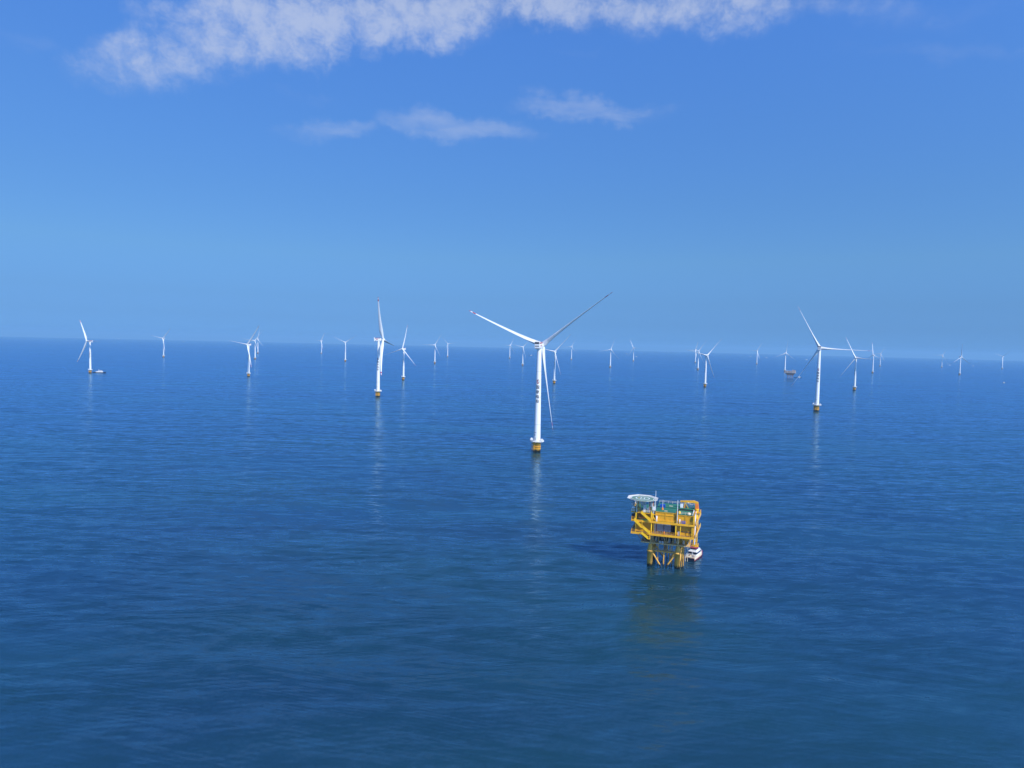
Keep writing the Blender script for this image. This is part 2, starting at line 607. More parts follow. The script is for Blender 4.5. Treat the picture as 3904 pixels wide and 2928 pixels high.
def emblem(mb):
    """two interlocked hooks, red from the lower left and dark green from the upper right"""
    def hook(flip, mat):
        outer, inner = [], []
        for k in range(15):
            t = R(95 - 215 * k / 14)
            wd = .16 + .62 * (k / 14) ** 1.2 if k < 11 else .74 - .52 * ((k - 10) / 4)
            ro = 1.72 - .02 * k
            outer.append((ro * math.cos(t) * .98, ro * math.sin(t) * 1.25))
            inner.append(((ro - wd) * math.cos(t) * .98, (ro - wd) * math.sin(t) * 1.25))
        pts = outer + inner
        pts = [(flip * x, flip * y) for x, y in pts]
        n = 15
        fs = [(k, k + 1, n + k + 1, n + k) for k in range(n - 1)]
        vs, fs = sliced(pts, fs)
        mb.add(wrap(vs, 66.5), fs, mat)
        # the stroke that runs through the middle of the sign
        mid = [(-.95, 1.55), (-.1, 1.35), (.55, .5), (.35, -.5), (.05, -.95), (-.05, .1), (-.55, .9)]
        mid = [(flip * x, flip * y) for x, y in mid]
        vs, fs = sliced(mid, [tuple(range(7))])
        mb.add(wrap(vs, 66.5, .045), fs, mat)
    hook(1, 1)
    hook(-1, 0)


def blade_mesh(L=78.0):
    st = [  # r/L, chord, thickness ratio, twist deg, offset of the pitch axis (share of chord)
        (.012, 2.9, 1.0, 16, .5), (.04, 2.9, 1.0, 16, .5), (.09, 3.6, .72, 15, .42), (.15, 4.7, .45, 13, .36), (.21, 5.1, .33, 11, .33),
        (.30, 4.6, .27, 8, .31), (.42, 3.8, .23, 5.5, .30), (.55, 3.1, .20, 3.5, .29), (.68, 2.5, .18, 2, .28), (.80, 2.0, .16, 1, .28),
        (.90, 1.55, .15, .3, .28), (.945, 1.3, .15, 0, .28), (.975, 1.05, .15, 0, .28), (.993, .62, .15, 0, .3), (1.0, .15, .2, 0, .4)]
    rings = []
    for q, c, th, tw, ax in st:
        z = q * L
        pre = .045 * L * q ** 2.2                     # bent forward, away from the tower
        a = R(180 + 85 + tw * .3)                    # nearly feathered: the rotor stands idle, leading edge to the wind
        ring = []
        for k in range(14):
            t = 2 * PI * k / 14
            x = .5 + .5 * math.cos(t)                 # 0 leading .. 1 trailing
            yy = math.sin(t) * .5 * th * (1.0 if th > .9 else (1.35 * (1 - x) ** .55 * (x ** .25) + .12))
            X, Y = (x - ax) * c * 1.28, yy * c * 1.75
            ring.append((X * math.cos(a) - Y * math.sin(a), X * math.sin(a) + Y * math.cos(a) + pre, z))
        rings.append(ring)
    mb = MB()
    for i in range(len(rings) - 1):
        q = (st[i][0] + st[i + 1][0]) / 2
        mb.loft(rings[i:i + 2], mat=1 if (.90 < q < .945 or q > .975) else 0, cap=False)
    mb.add(rings[0], [tuple(range(14))[::-1]])
    return mb.build('blade', [M['blade'], M['red']])


def tower_mat():
    """white tower paint with the grey seams of its bolted sections and faint run-down streaks"""
    m, t, b = principled('tower_white')
    p = t.n('ShaderNodeTexCoord').outputs['Object']
    z = t.sep(p)[2]
    s = t.noise(t.vec('MULTIPLY', p, (.5, .5, .03)), 1.0, 4, .65)
    c = t.mix(t.math('MULTIPLY', t.ramp(s, .5, .75), .35), (.76, .76, .75, 1), (.56, .55, .52, 1))
    for zz in (26.0, 52.0, 76.0):
        c = t.mix(t.ramp(t.math('ABSOLUTE', t.math('SUBTRACT', z, zz)), .14, .3, .6, 0), c, (.36, .37, .38, 1))
    t.put(b.inputs['Base Color'], c)
    b.inputs['Roughness'].default_value = .4
    return m


def make_turbine_parts():
    P = {}
    # foundation: yellow transition piece, ribs, boat landing as a sub-part
    f = MB()
    f.lathe([(3.55, -9), (3.55, 9.4), (3.75, 9.4), (3.75, 9.7)], 32)
    for z in (2.9, 5.0, 7.1):
        f.lathe([(3.55, z), (3.85, z + .02), (3.85, z + .42), (3.55, z + .44)], 32)
    for a in range(0, 360, 30):
        c, s = math.cos(R(a)), math.sin(R(a))
        f.bar((3.62 * c, 3.62 * s, 2.9), (3.62 * c, 3.62 * s, 9.4), .16, .16)
    P['foundation'] = f.build('foundation', M['foundation'])
    b = MB()
    for a0 in (205, 245):
        for da in (-8, 8):
            c, s = math.cos(R(a0 + da)), math.sin(R(a0 + da))
            b.tube((4.7 * c, 4.7 * s, -2), (4.7 * c, 4.7 * s, 8.8), .2, n=8)
            for z in (1.2, 4.6, 8.2):
                b.tube((3.5 * c, 3.5 * s, z), (4.7 * c, 4.7 * s, z), .14, n=6)
        for z in np.arange(.4, 9.2, .7):
            p, q = [(4.7 * math.cos(R(a0 + d)), 4.7 * math.sin(R(a0 + d)), z) for d in (-8, 8)]
            b.tube(p, q, .06, n=5)
    P['boat_landing'] = b.build('boat_landing', M['foundation'])
    # work platform
    w_ = MB()
    w_.lathe([(3.6, 9.75), (6.4, 9.8), (6.7, 9.85), (6.7, 10.15), (3.2, 10.18)], 32)
    for a in range(0, 360, 45):
        c, s = math.cos(R(a)), math.sin(R(a))
        w_.bar((3.6 * c, 3.6 * s, 8.3), (6.3 * c, 6.3 * s, 9.7), .22, .22)
    P['work_platform'] = w_.build('work_platform', M['lightgrey'])
    g = MB()
    ring = [(6.55 * math.cos(R(a)), 6.55 * math.sin(R(a)), 10.15) for a in range(0, 360, 20)]
    g.rail(ring, 1.25, 1.2, .06, True)
    for a in list(range(150, 250, 20)) + list(range(330, 400, 20)):       # solid kick panels
        p, q = [(6.57 * math.cos(R(x)), 6.57 * math.sin(R(x))) for x in (a, a + 19)]
        g.bar((*p, 10.75), (*q, 10.75), .05, 1.1)
    P['railing'] = g.build('railing', M['white'])
    e = MB()
    e.box(3.9, 5.5, -2.4, .6, 10.16, 12.3)
    e.box(3.8, 5.6, -2.5, .7, 12.29, 12.45)
    P['battery_cabinet'] = e.build('battery_cabinet', M['white'], bevel=.12)
    e = MB()
    e.box(-5.9, -3.7, -3.0, -.6, 10.16, 12.21)
    e.box(-6.1, -3.5, -3.2, -.4, 12.2, 12.4)
    e.box(-5.6, -4.2, -2.4, -1.0, 12.39, 13.2)
    P['equipment_cabinet'] = e.build('equipment_cabinet', M['white'], bevel=.12)
    dv = MB()
    dv.tube((-1.8, 5.2, 10.16), (-1.8, 5.2, 13.6), .16, n=8)
    dv.tube((-1.8, 5.2, 13.6), (-4.4, 6.2, 14.4), .13, n=8)
    P['davit_crane'] = dv.build('davit_crane', M['bright'])
    # tower, its door and painted signs
    t = MB()
    prof = []
    for z in (10.2, 26, 52, 76, 97.3):
        prof.append((tower_r(z), z))
    t.lathe(prof, 40)
    P['tower'] = t.build('tower', tower_mat())
    d = MB()
    pts = [(.55 * math.cos(R(a)) - 1.15, .55 * math.sin(R(a)) * 1.0 + (.9 if a < 180 else -.9)) for a in range(0, 360, 20)]
    d.add(wrap(pts, 12.6, .06), [tuple(range(len(pts)))])
    P['door'] = d.build('door', M['grey'])
    num = MB()
    for x0, x1, y0, y1 in ((-2.6, -1.9, 0, .5), (-1.7, -.9, .1, .55), (-.7, -.2, -.1, .5)):
        num.add(wrap([(x0, y0), (x1, y0), (x1, y1), (x0, y1)], 18.2, .04), [(0, 1, 2, 3)])
    P['tower_marking'] = num.build('marking_strips', M['text'])  # plain dark strips as the tower marking, no characters drawn
    ws = MB()
    ws.add(wrap([(-2.0, -2.6), (-1.2, -2.6), (-1.2, -1.5), (-2.0, -1.5)], 18.2, .04), [(0, 1, 2, 3)])
    P['warning_sign'] = ws.build('warning_sign', M['text'])
    em = MB()
    emblem(em)
    P['emblem'] = em.build('emblem', [M['logo_red'], M['logo_green']])
    tx = MB()
    for ch, z in zip('国家电投', (61.3, 56.9, 52.5, 48.1)):
        pts, fs = glyph_mesh(ch, 3.35)
        tx.add(wrap(pts, z), fs)
    P['lettering'] = tx.build('lettering', M['text'])
    # nacelle: +Y is towards the rotor, origin on the tower axis at hub height
    n = MB()

    def sect(y, hw, z0, z1, r=.9):
        ring = []
        for cx, cz, a0 in ((hw - r, z1 - r, 0), (-hw + r, z1 - r, 90), (-hw + r, z0 + r, 180), (hw - r, z0 + r, 270)):
            for a in (0, 30, 60, 90):
                ring.append((cx + r * math.cos(R(a0 + a)), y, cz + r * math.sin(R(a0 + a))))
        return ring
    n.loft([sect(-7.0, 1.9, -.3, 2.1, .5), sect(-6.2, 2.2, -1.4, 2.35), sect(-4.0, 2.35, -2.3, 2.4), sect(2.0, 2.35, -2.6, 2.35), sect(4.6, 2.2, -2.2, 2.2), sect(5.3, 1.9, -1.9, 1.9)])
    n.lathe([(2.3, -4.2), (2.3, -2.0)], 24)
    P['nacelle'] = n.build('nacelle', M['white'])
    q = MB()
    q.loft([sect(-7.4, 2.3, -1.9, 4.6, .25), sect(-6.35, 2.3, -2.1, 4.3, .25)], 0, False)
    for z0, z1 in ((2.5, 4.2), (.1, .75), (-1.9, -1.55)):
        q.box(-2.1, 2.1, -7.44, -7.3, z0, z1, 1)
    P['cooler'] = q.build('cooler', [M['white'], M['dark']])
    h = MB()
    h.box(-2.1, 2.1, -5.6, 3.4, 2.38, 2.62)
    h.rail([(-2.0, -5.5, 2.6), (2.0, -5.5, 2.6), (2.0, 3.3, 2.6), (-2.0, 3.3, 2.6)], 1.0, 1.5, .07, True)
    h.box(2.30, 2.42, -3.5, -1.2, -.2, 1.5)
    P['hoist_platform'] = h.build('hoist_platform', M['red'])
    ms = MB()
    ms.tube((-1.2, -6.8, 4.4), (-1.2, -6.8, 6.4), .07, n=6)
    ms.tube((-1.2, -6.8, 4.9), (1.2, -6.8, 4.9), .06, n=6)
    ms.tube((1.2, -6.8, 4.4), (1.2, -6.8, 6.0), .07, n=6)
    P['wind_mast'] = ms.build('wind_mast', M['grey'])
    # hub: lathe along +Y, origin at the rotor centre
    hb = MB()
    prof = [(1.9, -2.2), (2.35, -1.6), (2.45, 0), (2.3, 1.2), (1.8, 2.2), (1.0, 2.9), (.25, 3.15)]
    k = 24
    rings = [[(r * math.cos(2 * PI * i / k), y, -r * math.sin(2 * PI * i / k)) for i in range(k)] for r, y in prof]
    hb.loft(rings)
    P['hub'] = hb.build('hub', M['white'])
    P['blade'] = blade_mesh()
    return P


TILT = R(5)
PARTS = make_turbine_parts()
FIRST = dict.fromkeys(PARTS, True)


def part(kind, parent):
    """the first call hands out the part itself, later calls copy it"""
    o = PARTS[kind]
    if FIRST[kind]:
        FIRST[kind] = False
        o.parent = parent
        return o
    c = o.copy()
    COL.objects.link(c)
    c.parent = parent
    c.matrix_basis = Matrix.Identity(4)
    return c


def turbine(x, y, h, over, L, yaw, phi, sign_off, letters, label, pitch=0.0):
    s = h / 100.0
    root = thing('wind_turbine', label, 'wind turbine', (x, y, sea_z(x, y)), 0, 'wind turbines of the offshore farm')
    root.scale = (s, s, s)
    face = math.atan2(-x, y) - R(sign_off)
    fo = part('foundation', root)
    fo.rotation_euler.z = face
    part('boat_landing', fo)
    wp = part('work_platform', root)
    wp.rotation_euler.z = face
    part('railing', wp)
    part('equipment_cabinet', wp)
    part('battery_cabinet', wp)
    part('davit_crane', wp)
    tw = part('tower', root)
    tw.rotation_euler.z = face
    part('door', tw)
    if letters:
        part('tower_marking', tw)
        part('warning_sign', tw)
        part('emblem', tw)
        part('lettering', tw)
    a = Vector((math.sin(R(yaw)) * math.cos(TILT), -math.cos(R(yaw)) * math.cos(TILT), math.sin(TILT)))
    rr = a.cross(Vector((0, 0, 1))).normalized()
    uu = rr.cross(a)
    hubz = Vector((0, 0, 100))
    nac = part('nacelle', root)
    nac.matrix_basis = Matrix.Translation(hubz) @ Matrix((rr * -1, a, uu)).transposed().to_4x4() if rr.cross(a).dot(uu) < 0 else \
        Matrix.Translation(hubz) @ Matrix((rr, a, uu)).transposed().to_4x4()
    part('cooler', nac)
    part('hoist_platform', nac)
    part('wind_mast', nac)
    hc = hubz + a * (over / s)
    hb = part('hub', root)
    hb.matrix_basis = Matrix.Translation(hc) @ Matrix((rr, a, uu)).transposed().to_4x4()
    k = (L / s) / 78.0
    for i in range(3):
        t = R(phi) + i * 2 * PI / 3
        d = math.cos(t) * uu + math.sin(t) * rr
        bl = part('blade', root)
        bl.matrix_basis = Matrix.Translation(hc) @ Matrix((a.cross(d), a, d)).transposed().to_4x4() @ Matrix.Rotation(R(pitch), 4, 'Z') @ Matrix.Diagonal((1, 1, k, 1))
    return root


TURBINES = [
    # x, y, hub height, overhang, blade length, yaw, rotor phase, sign offset, lettering drawn
    (-1085.8, 1752.8, 80.9, 8.5, 62.7, -28.2, 31.2, 35, 1, "white turbine with a dark-hulled ship moored at its yellow foot"),
    (-1616.7, 3159.8, 87.5, 6.0, 63.0, -13.7, 77.8, 50, 0, "lone turbine between the ship-moored turbine and the overlapping trio, one blade hanging along its tower"),
    (-681.8, 1762.4, 82.0, 5.5, 62.8, -25.1, 81.4, 42, 1, "lettered turbine standing in front of two farther ones, its blades forming a wide Y"),
    (-1202.2, 3184.6, 87.2, 6.3, 62.8, 1.4, 82.7, 50, 0, "middle-sized turbine half overlapped by a lettered one in front of it"),
    (-1658.8, 4441.9, 93.1, 6.4, 67.0, -11.9, 105.6, 50, 0, "tiny rearmost turbine of the trio led by the lettered wide-Y turbine"),
    (-1351.3, 4819.6, 92.2, 5.4, 68.3, -34.4, 86.9, 50, 0, "tiny lone far turbine between the wide-Y trio and a V-bladed turbine"),
    (-783.1, 3194.3, 88.6, 6.7, 63.8, 2.0, 64.7, 30, 0, "V-bladed turbine standing alone just before the tall edge-on turbine"),
    (-239.8, 1218.8, 101.8, 8.2, 79.3, 88.0, 21.7, 15, 1, "tall lettered turbine seen edge-on with its nacelle in profile"),
    (-283.7, 1777.1, 80.1, 7.0, 64.0, -25.9, 108.0, 38, 1, "lettered turbine with a nearly upright blade beside the tall edge-on one"),
    (-365.8, 3210.1, 86.7, 6.4, 62.5, -7.9, 89.1, 50, 0, "distant turbine with one level blade, next to a fainter tiny one"),
    (-452.0, 4739.4, 90.8, 6.8, 65.0, 7.7, 41.0, 50, 0, "faint tiny turbine short of the tip of the biggest rotor's white blade"),
    (-20.4, 4707.3, 91.0, 5.5, 65.2, 36.5, 88.3, 50, 0, "tiniest turbine below the biggest rotor's outstretched white blade"),
    (47.6, 3193.1, 87.0, 6.5, 62.9, -6.8, 76.9, 45, 0, "distant turbine just beside the biggest tower, below its white blade"),
    (24.6, 633.5, 98.8, 7.9, 82.0, 160.1, 52.7, 12, 1, "biggest and nearest turbine, tower lettered in black, yellow ringed foot", -8),
    (109.9, 1772.2, 82.6, 6.1, 63.3, -16.2, 78.1, 45, 1, "lettered turbine partly hidden behind the biggest turbine's hanging blade"),
    (410.6, 4769.7, 92.6, 7.0, 65.9, -2.6, 94.9, 50, 0, "tiny turbine with a level blade, first clear of the biggest rotor"),
    (459.9, 3207.7, 85.6, 6.3, 61.0, -1.2, 101.1, 50, 0, "distant turbine standing between two tiny ones, its blades evenly spread"),
    (848.0, 4792.2, 94.0, 6.7, 66.8, -42.1, 28.1, 50, 0, "tiny turbine with a boat on either side of its foot"),
    (1277.4, 4770.9, 92.2, 5.0, 66.1, -72.5, 90.8, 50, 0, "tiny rearmost turbine of the trio overlapping above the substation's crane"),
    (865.0, 3180.0, 87.9, 6.6, 63.3, -16.7, 86.0, 50, 0, "middle turbine of the trio overlapping above the substation's crane"),
    (506.2, 1785.9, 82.0, 5.5, 61.4, 14.7, 77.5, 45, 1, "lettered front turbine of the trio overlapping above the substation's crane"),
    (1711.3, 4782.7, 94.2, 5.3, 67.7, -53.5, 87.4, 50, 0, "tiny turbine alone in the gap before the far brown platform"),
    (1300.0, 3254.2, 88.2, 6.3, 63.1, -5.0, 112.7, 50, 0, "turbine whose foot touches the far brown platform"),
    (510.1, 1136.6, 104.7, 7.7, 79.6, 153.6, 92.4, 3, 1, "second biggest turbine, its level blade reaching across smaller turbines", 5),
    (903.4, 1796.2, 84.9, 6.3, 61.5, -42.9, 26.6, 40, 1, "lettered turbine crossed by the level blade of a bigger one"),
    (1753.1, 3319.0, 88.6, 5.5, 62.9, -58.1, 8.0, 50, 0, "slim turbine right at the tip of a bigger turbine's level blade"),
    (2737.3, 5083.2, 94.2, 5.5, 66.1, -40.7, 90.7, 50, 0, "tiny turbine just beyond the tip of a bigger turbine's level blade"),
    (3263.4, 5188.4, 94.6, 7.1, 68.0, -27.1, 90.1, 50, 0, "tiny turbine next to two small white boats lying close together"),
    (2216.6, 3380.1, 89.5, 5.0, 63.8, 17.8, 116.2, 50, 0, "turbine with one upright blade between a pair of boats and a lone boat"),
    (3738.1, 5210.0, 96.5, 5.5, 69.2, -67.1, 68.1, 50, 0, "outermost tiny turbine, above a small dark-hulled white boat"),
]
for row in TURBINES:
    turbine(*row)

# ------------------------------------------------------------------ the yellow offshore substation
# local frame: u along the front edge, v away from the viewer, z up from the water
SUB_YAW = R(-17.2)
SUB_LOC = (55.4, 304.3, 0.0)
sub = thing('offshore_substation', 'yellow multi-deck offshore substation on four legs with a white helideck', 'substation', SUB_LOC, SUB_YAW)
Y, BR, TN, SH = M['yellow'], M['bright'], M['tan'], M['sheet']

# jacket: legs and braces
LEGS = [(8.2, 7.0), (20.5, 7.2), (8.4, 19.6), (21.6, 19.8)]
for u, v in LEGS:
    b = MB()
    b.lathe([(1.28, -8), (1.28, 6.7), (1.55, 6.7), (1.55, 7.1), (1.28, 7.1), (1.22, 7.4), (.78, 9.9), (.78, 11.2)], 24, (u, v))
    b.build('leg', M['jacket'], sub)
for (a, c) in ((0, 1), (2, 3), (0, 2), (1, 3)):
    A, Bq = Vector((*LEGS[a], 0)), Vector((*LEGS[c], 0))
    mid = (A + Bq) / 2
    b = MB()
    b.tube(A + Vector((0, 0, 6.9)), Bq + Vector((0, 0, 6.9)), .34, n=12)
    b.build('horizontal_brace', M['jacket'], sub)
    for q in (A, Bq):
        b = MB()
        d = (mid - q).normalized()
        b.tube(q + d * .9 + Vector((0, 0, 6.3)), mid - d * .4 + Vector((0, 0, -1.2)), .36, n=12)
        b.build('diagonal_brace', M['jacket'], sub)
    b = MB()
    b.tube(mid + Vector((0, 0, 6.9)), mid + Vector((0, 0, -3)), .3, n=12)
    b.build('vertical_brace', M['jacket'], sub)
for u, v, z1, r in ((11.6, 8.2, 11.2, .2), (17.9, 8.4, 11.2, .2), (14.0, 13.5, 11.2, .3), (16.6, 14.5, 11.2, .3), (21.7, 5.9, 8.2, .16), (22.5, 6.6, 7.6, .16), (23.2, 7.6, 6.4, .2)):
    b = MB()
    b.tube((u, v, z1), (u, v, -4), r, n=10)
    b.build('cable_riser', M['jacket'], sub)
b = MB()
b.box(9.4, 20.0, 6.2, 7.8, 7.35, 7.45)
b.box(9.4, 20.0, 18.9, 20.5, 7.35, 7.45)
b.box(13.9, 15.3, 7.7, 19.0, 7.34, 7.44)
b.rail([(9.6, 6.25, 7.45), (19.2, 6.25, 7.45)], 1.1, 2.2, .05)
b.build('jacket_walkway', TN, sub)
b = MB()
for du in (0, .95):
    b.tube((23.5 + du, 18.6, 10.8), (23.5 + du, 18.6, -1.5), .12, n=8)
for z in np.arange(-.4, 10.4, 2.2):
    b.tube((23.4, 18.6, z), (24.55, 18.6, z), .09, n=6)
b.build('boat_ladder', M['cream'], sub)

# cable deck
b = MB()
b.box(4.2, 26.0, 3.4, 20.5, 11.2, 11.65)
b.build('cable_deck', TN, sub)
b = MB()
for u in np.arange(5.5, 26, 2.9):
    b.box(u - .15, u + .15, 4.0, 20, 10.75, 11.2)
b.build('deck_beams', M['brown'], sub)
for u0, z0, u1, z1 in ((8.4, 11.7, 8.4, 16), (9.6, 11.7, 9.6, 16), (10.3, 11.7, 11.9, 16), (12.1, 11.7, 12.1, 16), (15.0, 11.7, 13.9, 16), (15.4, 11.7, 15.4, 16), (15.9, 11.7, 17.2, 16),
                       (18.4, 11.7, 18.4, 16), (20.3, 11.7, 18.8, 16), (23.7, 11.7, 21.5, 16), (24.6, 11.7, 26.0, 16)):
    b = MB()
    b.tube((u0, 4.3, z0), (u1, 4.0, z1), .17 if u0 != 8.4 else .3, n=8)
    b.build('truss_member', TN, sub)
for u, v in ((20.6, 4.7), (8.9, 5.2), (8.6, 18.6), (21.4, 18.6)):
    b = MB()
    b.tube((u, v, 11.65), (u, v, 16.1), .5, n=14)
    b.build('deck_column', TN, sub)
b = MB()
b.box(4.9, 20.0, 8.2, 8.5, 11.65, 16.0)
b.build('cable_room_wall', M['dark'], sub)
b = MB()
b.box(20.9, 25.6, 6.4, 6.7, 11.65, 16.0)
b.build('cable_room_cladding', SH, sub)
for u0, u1, z1, mt in ((10.2, 11.3, 13.4, 'grey'), (13.0, 13.9, 14.2, 'brown'), (16.2, 17.2, 13.6, 'grey'), (18.9, 19.6, 14.0, 'lightgrey'), (22.6, 23.4, 13.3, 'lightgrey'), (24.6, 25.2, 13.0, 'grey')):
    b = MB()
    b.box(u0, u1, 5.6, 6.3, 11.66, z1)
    b.build('cable_cabinet', M[mt], sub, bevel=.05)
for u in (12.4, 13.5):
    b = MB()
    b.box(u, u + .75, 3.8, 4.3, 11.66, 12.5)
    b.box(u + .12, u + .62, 3.74, 3.8, 11.8, 12.35, 1)
    b.build('deck_floodlight', [M['white'], M['grey']], sub, bevel=.05)
for u, v in ((2.2, 2.0), (3.9, 2.0), (2.2, 9.0), (2.2, 16.0)):
    b = MB()
    b.bar((u, v, 16.0), (u + 2.6, v + 2.0, 11.6), .26, .3)
    b.build('support_strut', M['brown'], sub)

# main deck (16.5 m) and upper deck (22.2 m)
for z, v1, nm in ((16.5, 22.0, 'main_deck'), (22.15, 21.0, 'upper_deck')):
    b = MB()
    b.box(.15, 27.6, .15, v1, z - .42, z - .05)
    for u in np.arange(1.6, 27, 3.1):
        b.box(u - .12, u + .12, .5, v1 - .5, z - .8, z - .42)
    b.build(nm, Y if z > 20 else TN, sub)
    b = MB()
    b.box(-.05, 27.8, -.05, .15, z - .75, z + .2)
    b.box(-.05, .15, .15, v1, z - .75, z + .2)
    b.build('edge_beam', Y, sub)
    b = MB()
    b.box(.3, 27.5, .3, v1 - .1, z - .05, z + .0)
    b.build('deck_coating', M['brown'] if z < 20 else M['green'], sub)
    # walkway hung along the far right side, flaring outward
    b = MB()
    b.prism([(27.8, .2), (28.2, .2), (29.6, v1 + 2), (27.8, v1 + 2)], z - .3, z)
    b.build('side_walkway', M['brown'], sub)
    b = MB()
    b.bar((28.25, .2, z - .05), (29.7, v1 + 2, z - .05), .12, .75)
    b.build('side_kick_plate', TN, sub)
    b = MB()
    b.rail([(28.2, .3, z), (29.6, v1 + 1.9, z)], 1.15, 1.7, .06)
    b.build('side_railing', BR, sub)
b = MB()
b.rail([(.1, 0, 16.66), (27.6, 0, 16.66)], 1.15, 2.0, .055)
b.rail([(.1, .1, 16.66), (.1, 21.5, 16.66)], 1.15, 2.0, .055)
b.build('railing', Y, sub)
b = MB()
b.rail([(.1, 0, 22.3), (1.4, 0, 22.3)], 1.15, 1.3, .055)
b.build('railing', Y, sub)
b = MB()
b.rail([(8.6, 0, 22.3), (27.6, 0, 22.3)], 1.15, 2.0, .055)
b.rail([(.1, .1, 22.3), (.1, 20.5, 22.3)], 1.15, 2.0, .055)
b.build('railing', Y, sub)

# rooms on the main deck
def room(u0, u1, v0, v1, z0, z1, mats=SH, name='module_wall', roof=M['green'], ro=.25):
    b = MB()
    b.box(u0, u1, v0, v1, z0, z1)
    w_ = b.build(name, mats, sub)
    if roof is not None:
        b = MB()
        b.box(u0 - ro, u1 + ro, v0 - ro, v1 + ro, z1, z1 + .12)
        b.build('module_roof', roof, sub)
    return w_


room(1.8, 8.3, 2.7, 19.0, 16.46, 21.3, SH, roof=None)
room(19.9, 26.7, 2.4, 19.0, 16.46, 21.3, SH, roof=None)
room(9.4, 19.0, 7.0, 19.0, 16.46, 21.3, M['brown'], 'transformer_bay_wall', None)
for u in (1.9, 8.9, 19.6, 21.6, 26.6):
    b = MB()
    b.tube((u, .45, 16.5), (u, .45, 21.6), .2 if u in (1.9, 21.6, 26.6) else .3, n=12)
    b.build('deck_post', BR, sub)
b = MB()
b.box(19.9, 26.75, 2.2, 2.4, 18.1, 18.35)
b.build('wall_rail', M['brown'], sub)
# transformer cooling radiators: two finned banks on a skid
for u0 in (11.2, 14.4):
    b = MB()
    for k in range(14):
        b.box(u0 + k * .21, u0 + k * .21 + .09, 3.0, 4.6, 17.7, 20.3)
    b.box(u0 - .1, u0 + 2.95, 3.0, 4.6, 20.3, 20.9)
    b.box(u0 - .1, u0 + 2.95, 3.2, 4.4, 17.4, 17.7)
    for k in range(4):
        b.box(u0 + .1 + k * .75, u0 + .3 + k * .75, 3.4, 4.2, 16.5, 17.4)
    b.build('radiator_bank', M['lightgrey'], sub)
for u, mt in ((9.6, 'bright'), (10.3, 'cream'), (10.95, 'rust')):
    b = MB()
    b.lathe([(.34, 16.5), (.34, 20.2), (.2, 20.7), (.1, 20.9)], 14, (u, 3.6))
    b.build('gas_bottle', M[mt], sub)
b = MB()
b.box(18.0, 18.9, 6.85, 6.98, 16.5, 18.8)
b.box(17.8, 19.1, 6.9, 6.99, 18.8, 19.0)
b.build('door', M['dark'], sub)
b = MB()
b.lathe([(.25, 16.5), (.3, 17.6), (.12, 18.0)], 12, (14.6, .8))
b.build('fire_monitor', M['orange'], sub)
b = MB()
b.box(20.55, 21.35, .8, 1.5, 16.5, 18.3)
b.box(20.5, 21.4, .75, 1.55, 18.3, 18.4)
b.build('control_cabinet', M['white'], sub, bevel=.04)

# rooms on the upper deck
room(1.9, 8.2, 2.8, 17.0, 22.15, 25.3, SH, roof=None)
room(10.6, 19.2, 1.3, 9.4, 22.15, 26.55, SH, ro=.2)
room(20.4, 26.7, 1.5, 9.4, 22.15, 26.0, SH, ro=.2)
room(10.6, 26.9, 10.5, 18.5, 22.15, 26.6, M['dark'], 'shade_dark_wall', ro=.1)  # rear wall coloured near-black to stand for the shade in the roof gap
b = MB()
b.box(10.5, 19.3, 1.05, 1.3, 25.0, 25.2)
b.box(10.5, 19.3, 1.05, 1.3, 26.3, 26.55)
b.box(10.5, 19.3, 1.05, 1.3, 22.2, 22.9)
for u in (10.5, 14.9, 19.05):
    b.box(u, u + .25, 1.0, 1.05, 22.2, 26.5)
b.build('wall_frame', Y, sub)
b = MB()
b.box(20.3, 26.8, 1.25, 1.5, 25.6, 25.8)
for u in (20.3, 23.6, 26.55):
    b.box(u, u + .25, 1.2, 1.25, 22.2, 25.9)
b.build('wall_frame', Y, sub)
for u, v, z1 in ((8.7, .6, 26.4), (9.4, .6, 25.4), (19.9, .6, 26.6), (27.2, .5, 26.2), (1.9, .5, 25.4)):
    b = MB()
    b.tube((u, v, 22.2), (u, v, z1), .28, n=12)
    b.build('deck_post', BR, sub)
b = MB()
b.bar((8.9, .6, 25.6), (10.6, .5, 22.6), .3, .3)
b.bar((8.6, .5, 25.2), (10.4, .5, 25.2), .25, .25)
b.build('pipe_frame', BR, sub)
for u, v, z, r, h in ((11.1, .75, 22.2, .35, 2.3), (21.2, .8, 22.2, .3, 1.7)):
    b = MB()
    b.lathe([(r, z), (r, z + h), (r * .4, z + h + .3)], 14, (u, v))
    b.build('white_cylinder', M['white'], sub)
for k in range(5):                                                # pipework by the stairs
    b = MB()
    b.tube((3.1 + k * .8, 2.2, 22.6), (3.1 + k * .8, 2.2, 24.6 - .2 * (k % 2)), .2, n=8)
    b.tube((3.1 + k * .8, 2.2, 24.3), (3.6 + k * .8, 1.7, 24.3), .16, n=8)
    b.build('red_pipe', M['rust'], sub)
b = MB()
b.box(-.2, 1.8, 1.4, 4.4, 22.3, 24.0)
b.build('generator_set', M['dark'], sub, bevel=.1)

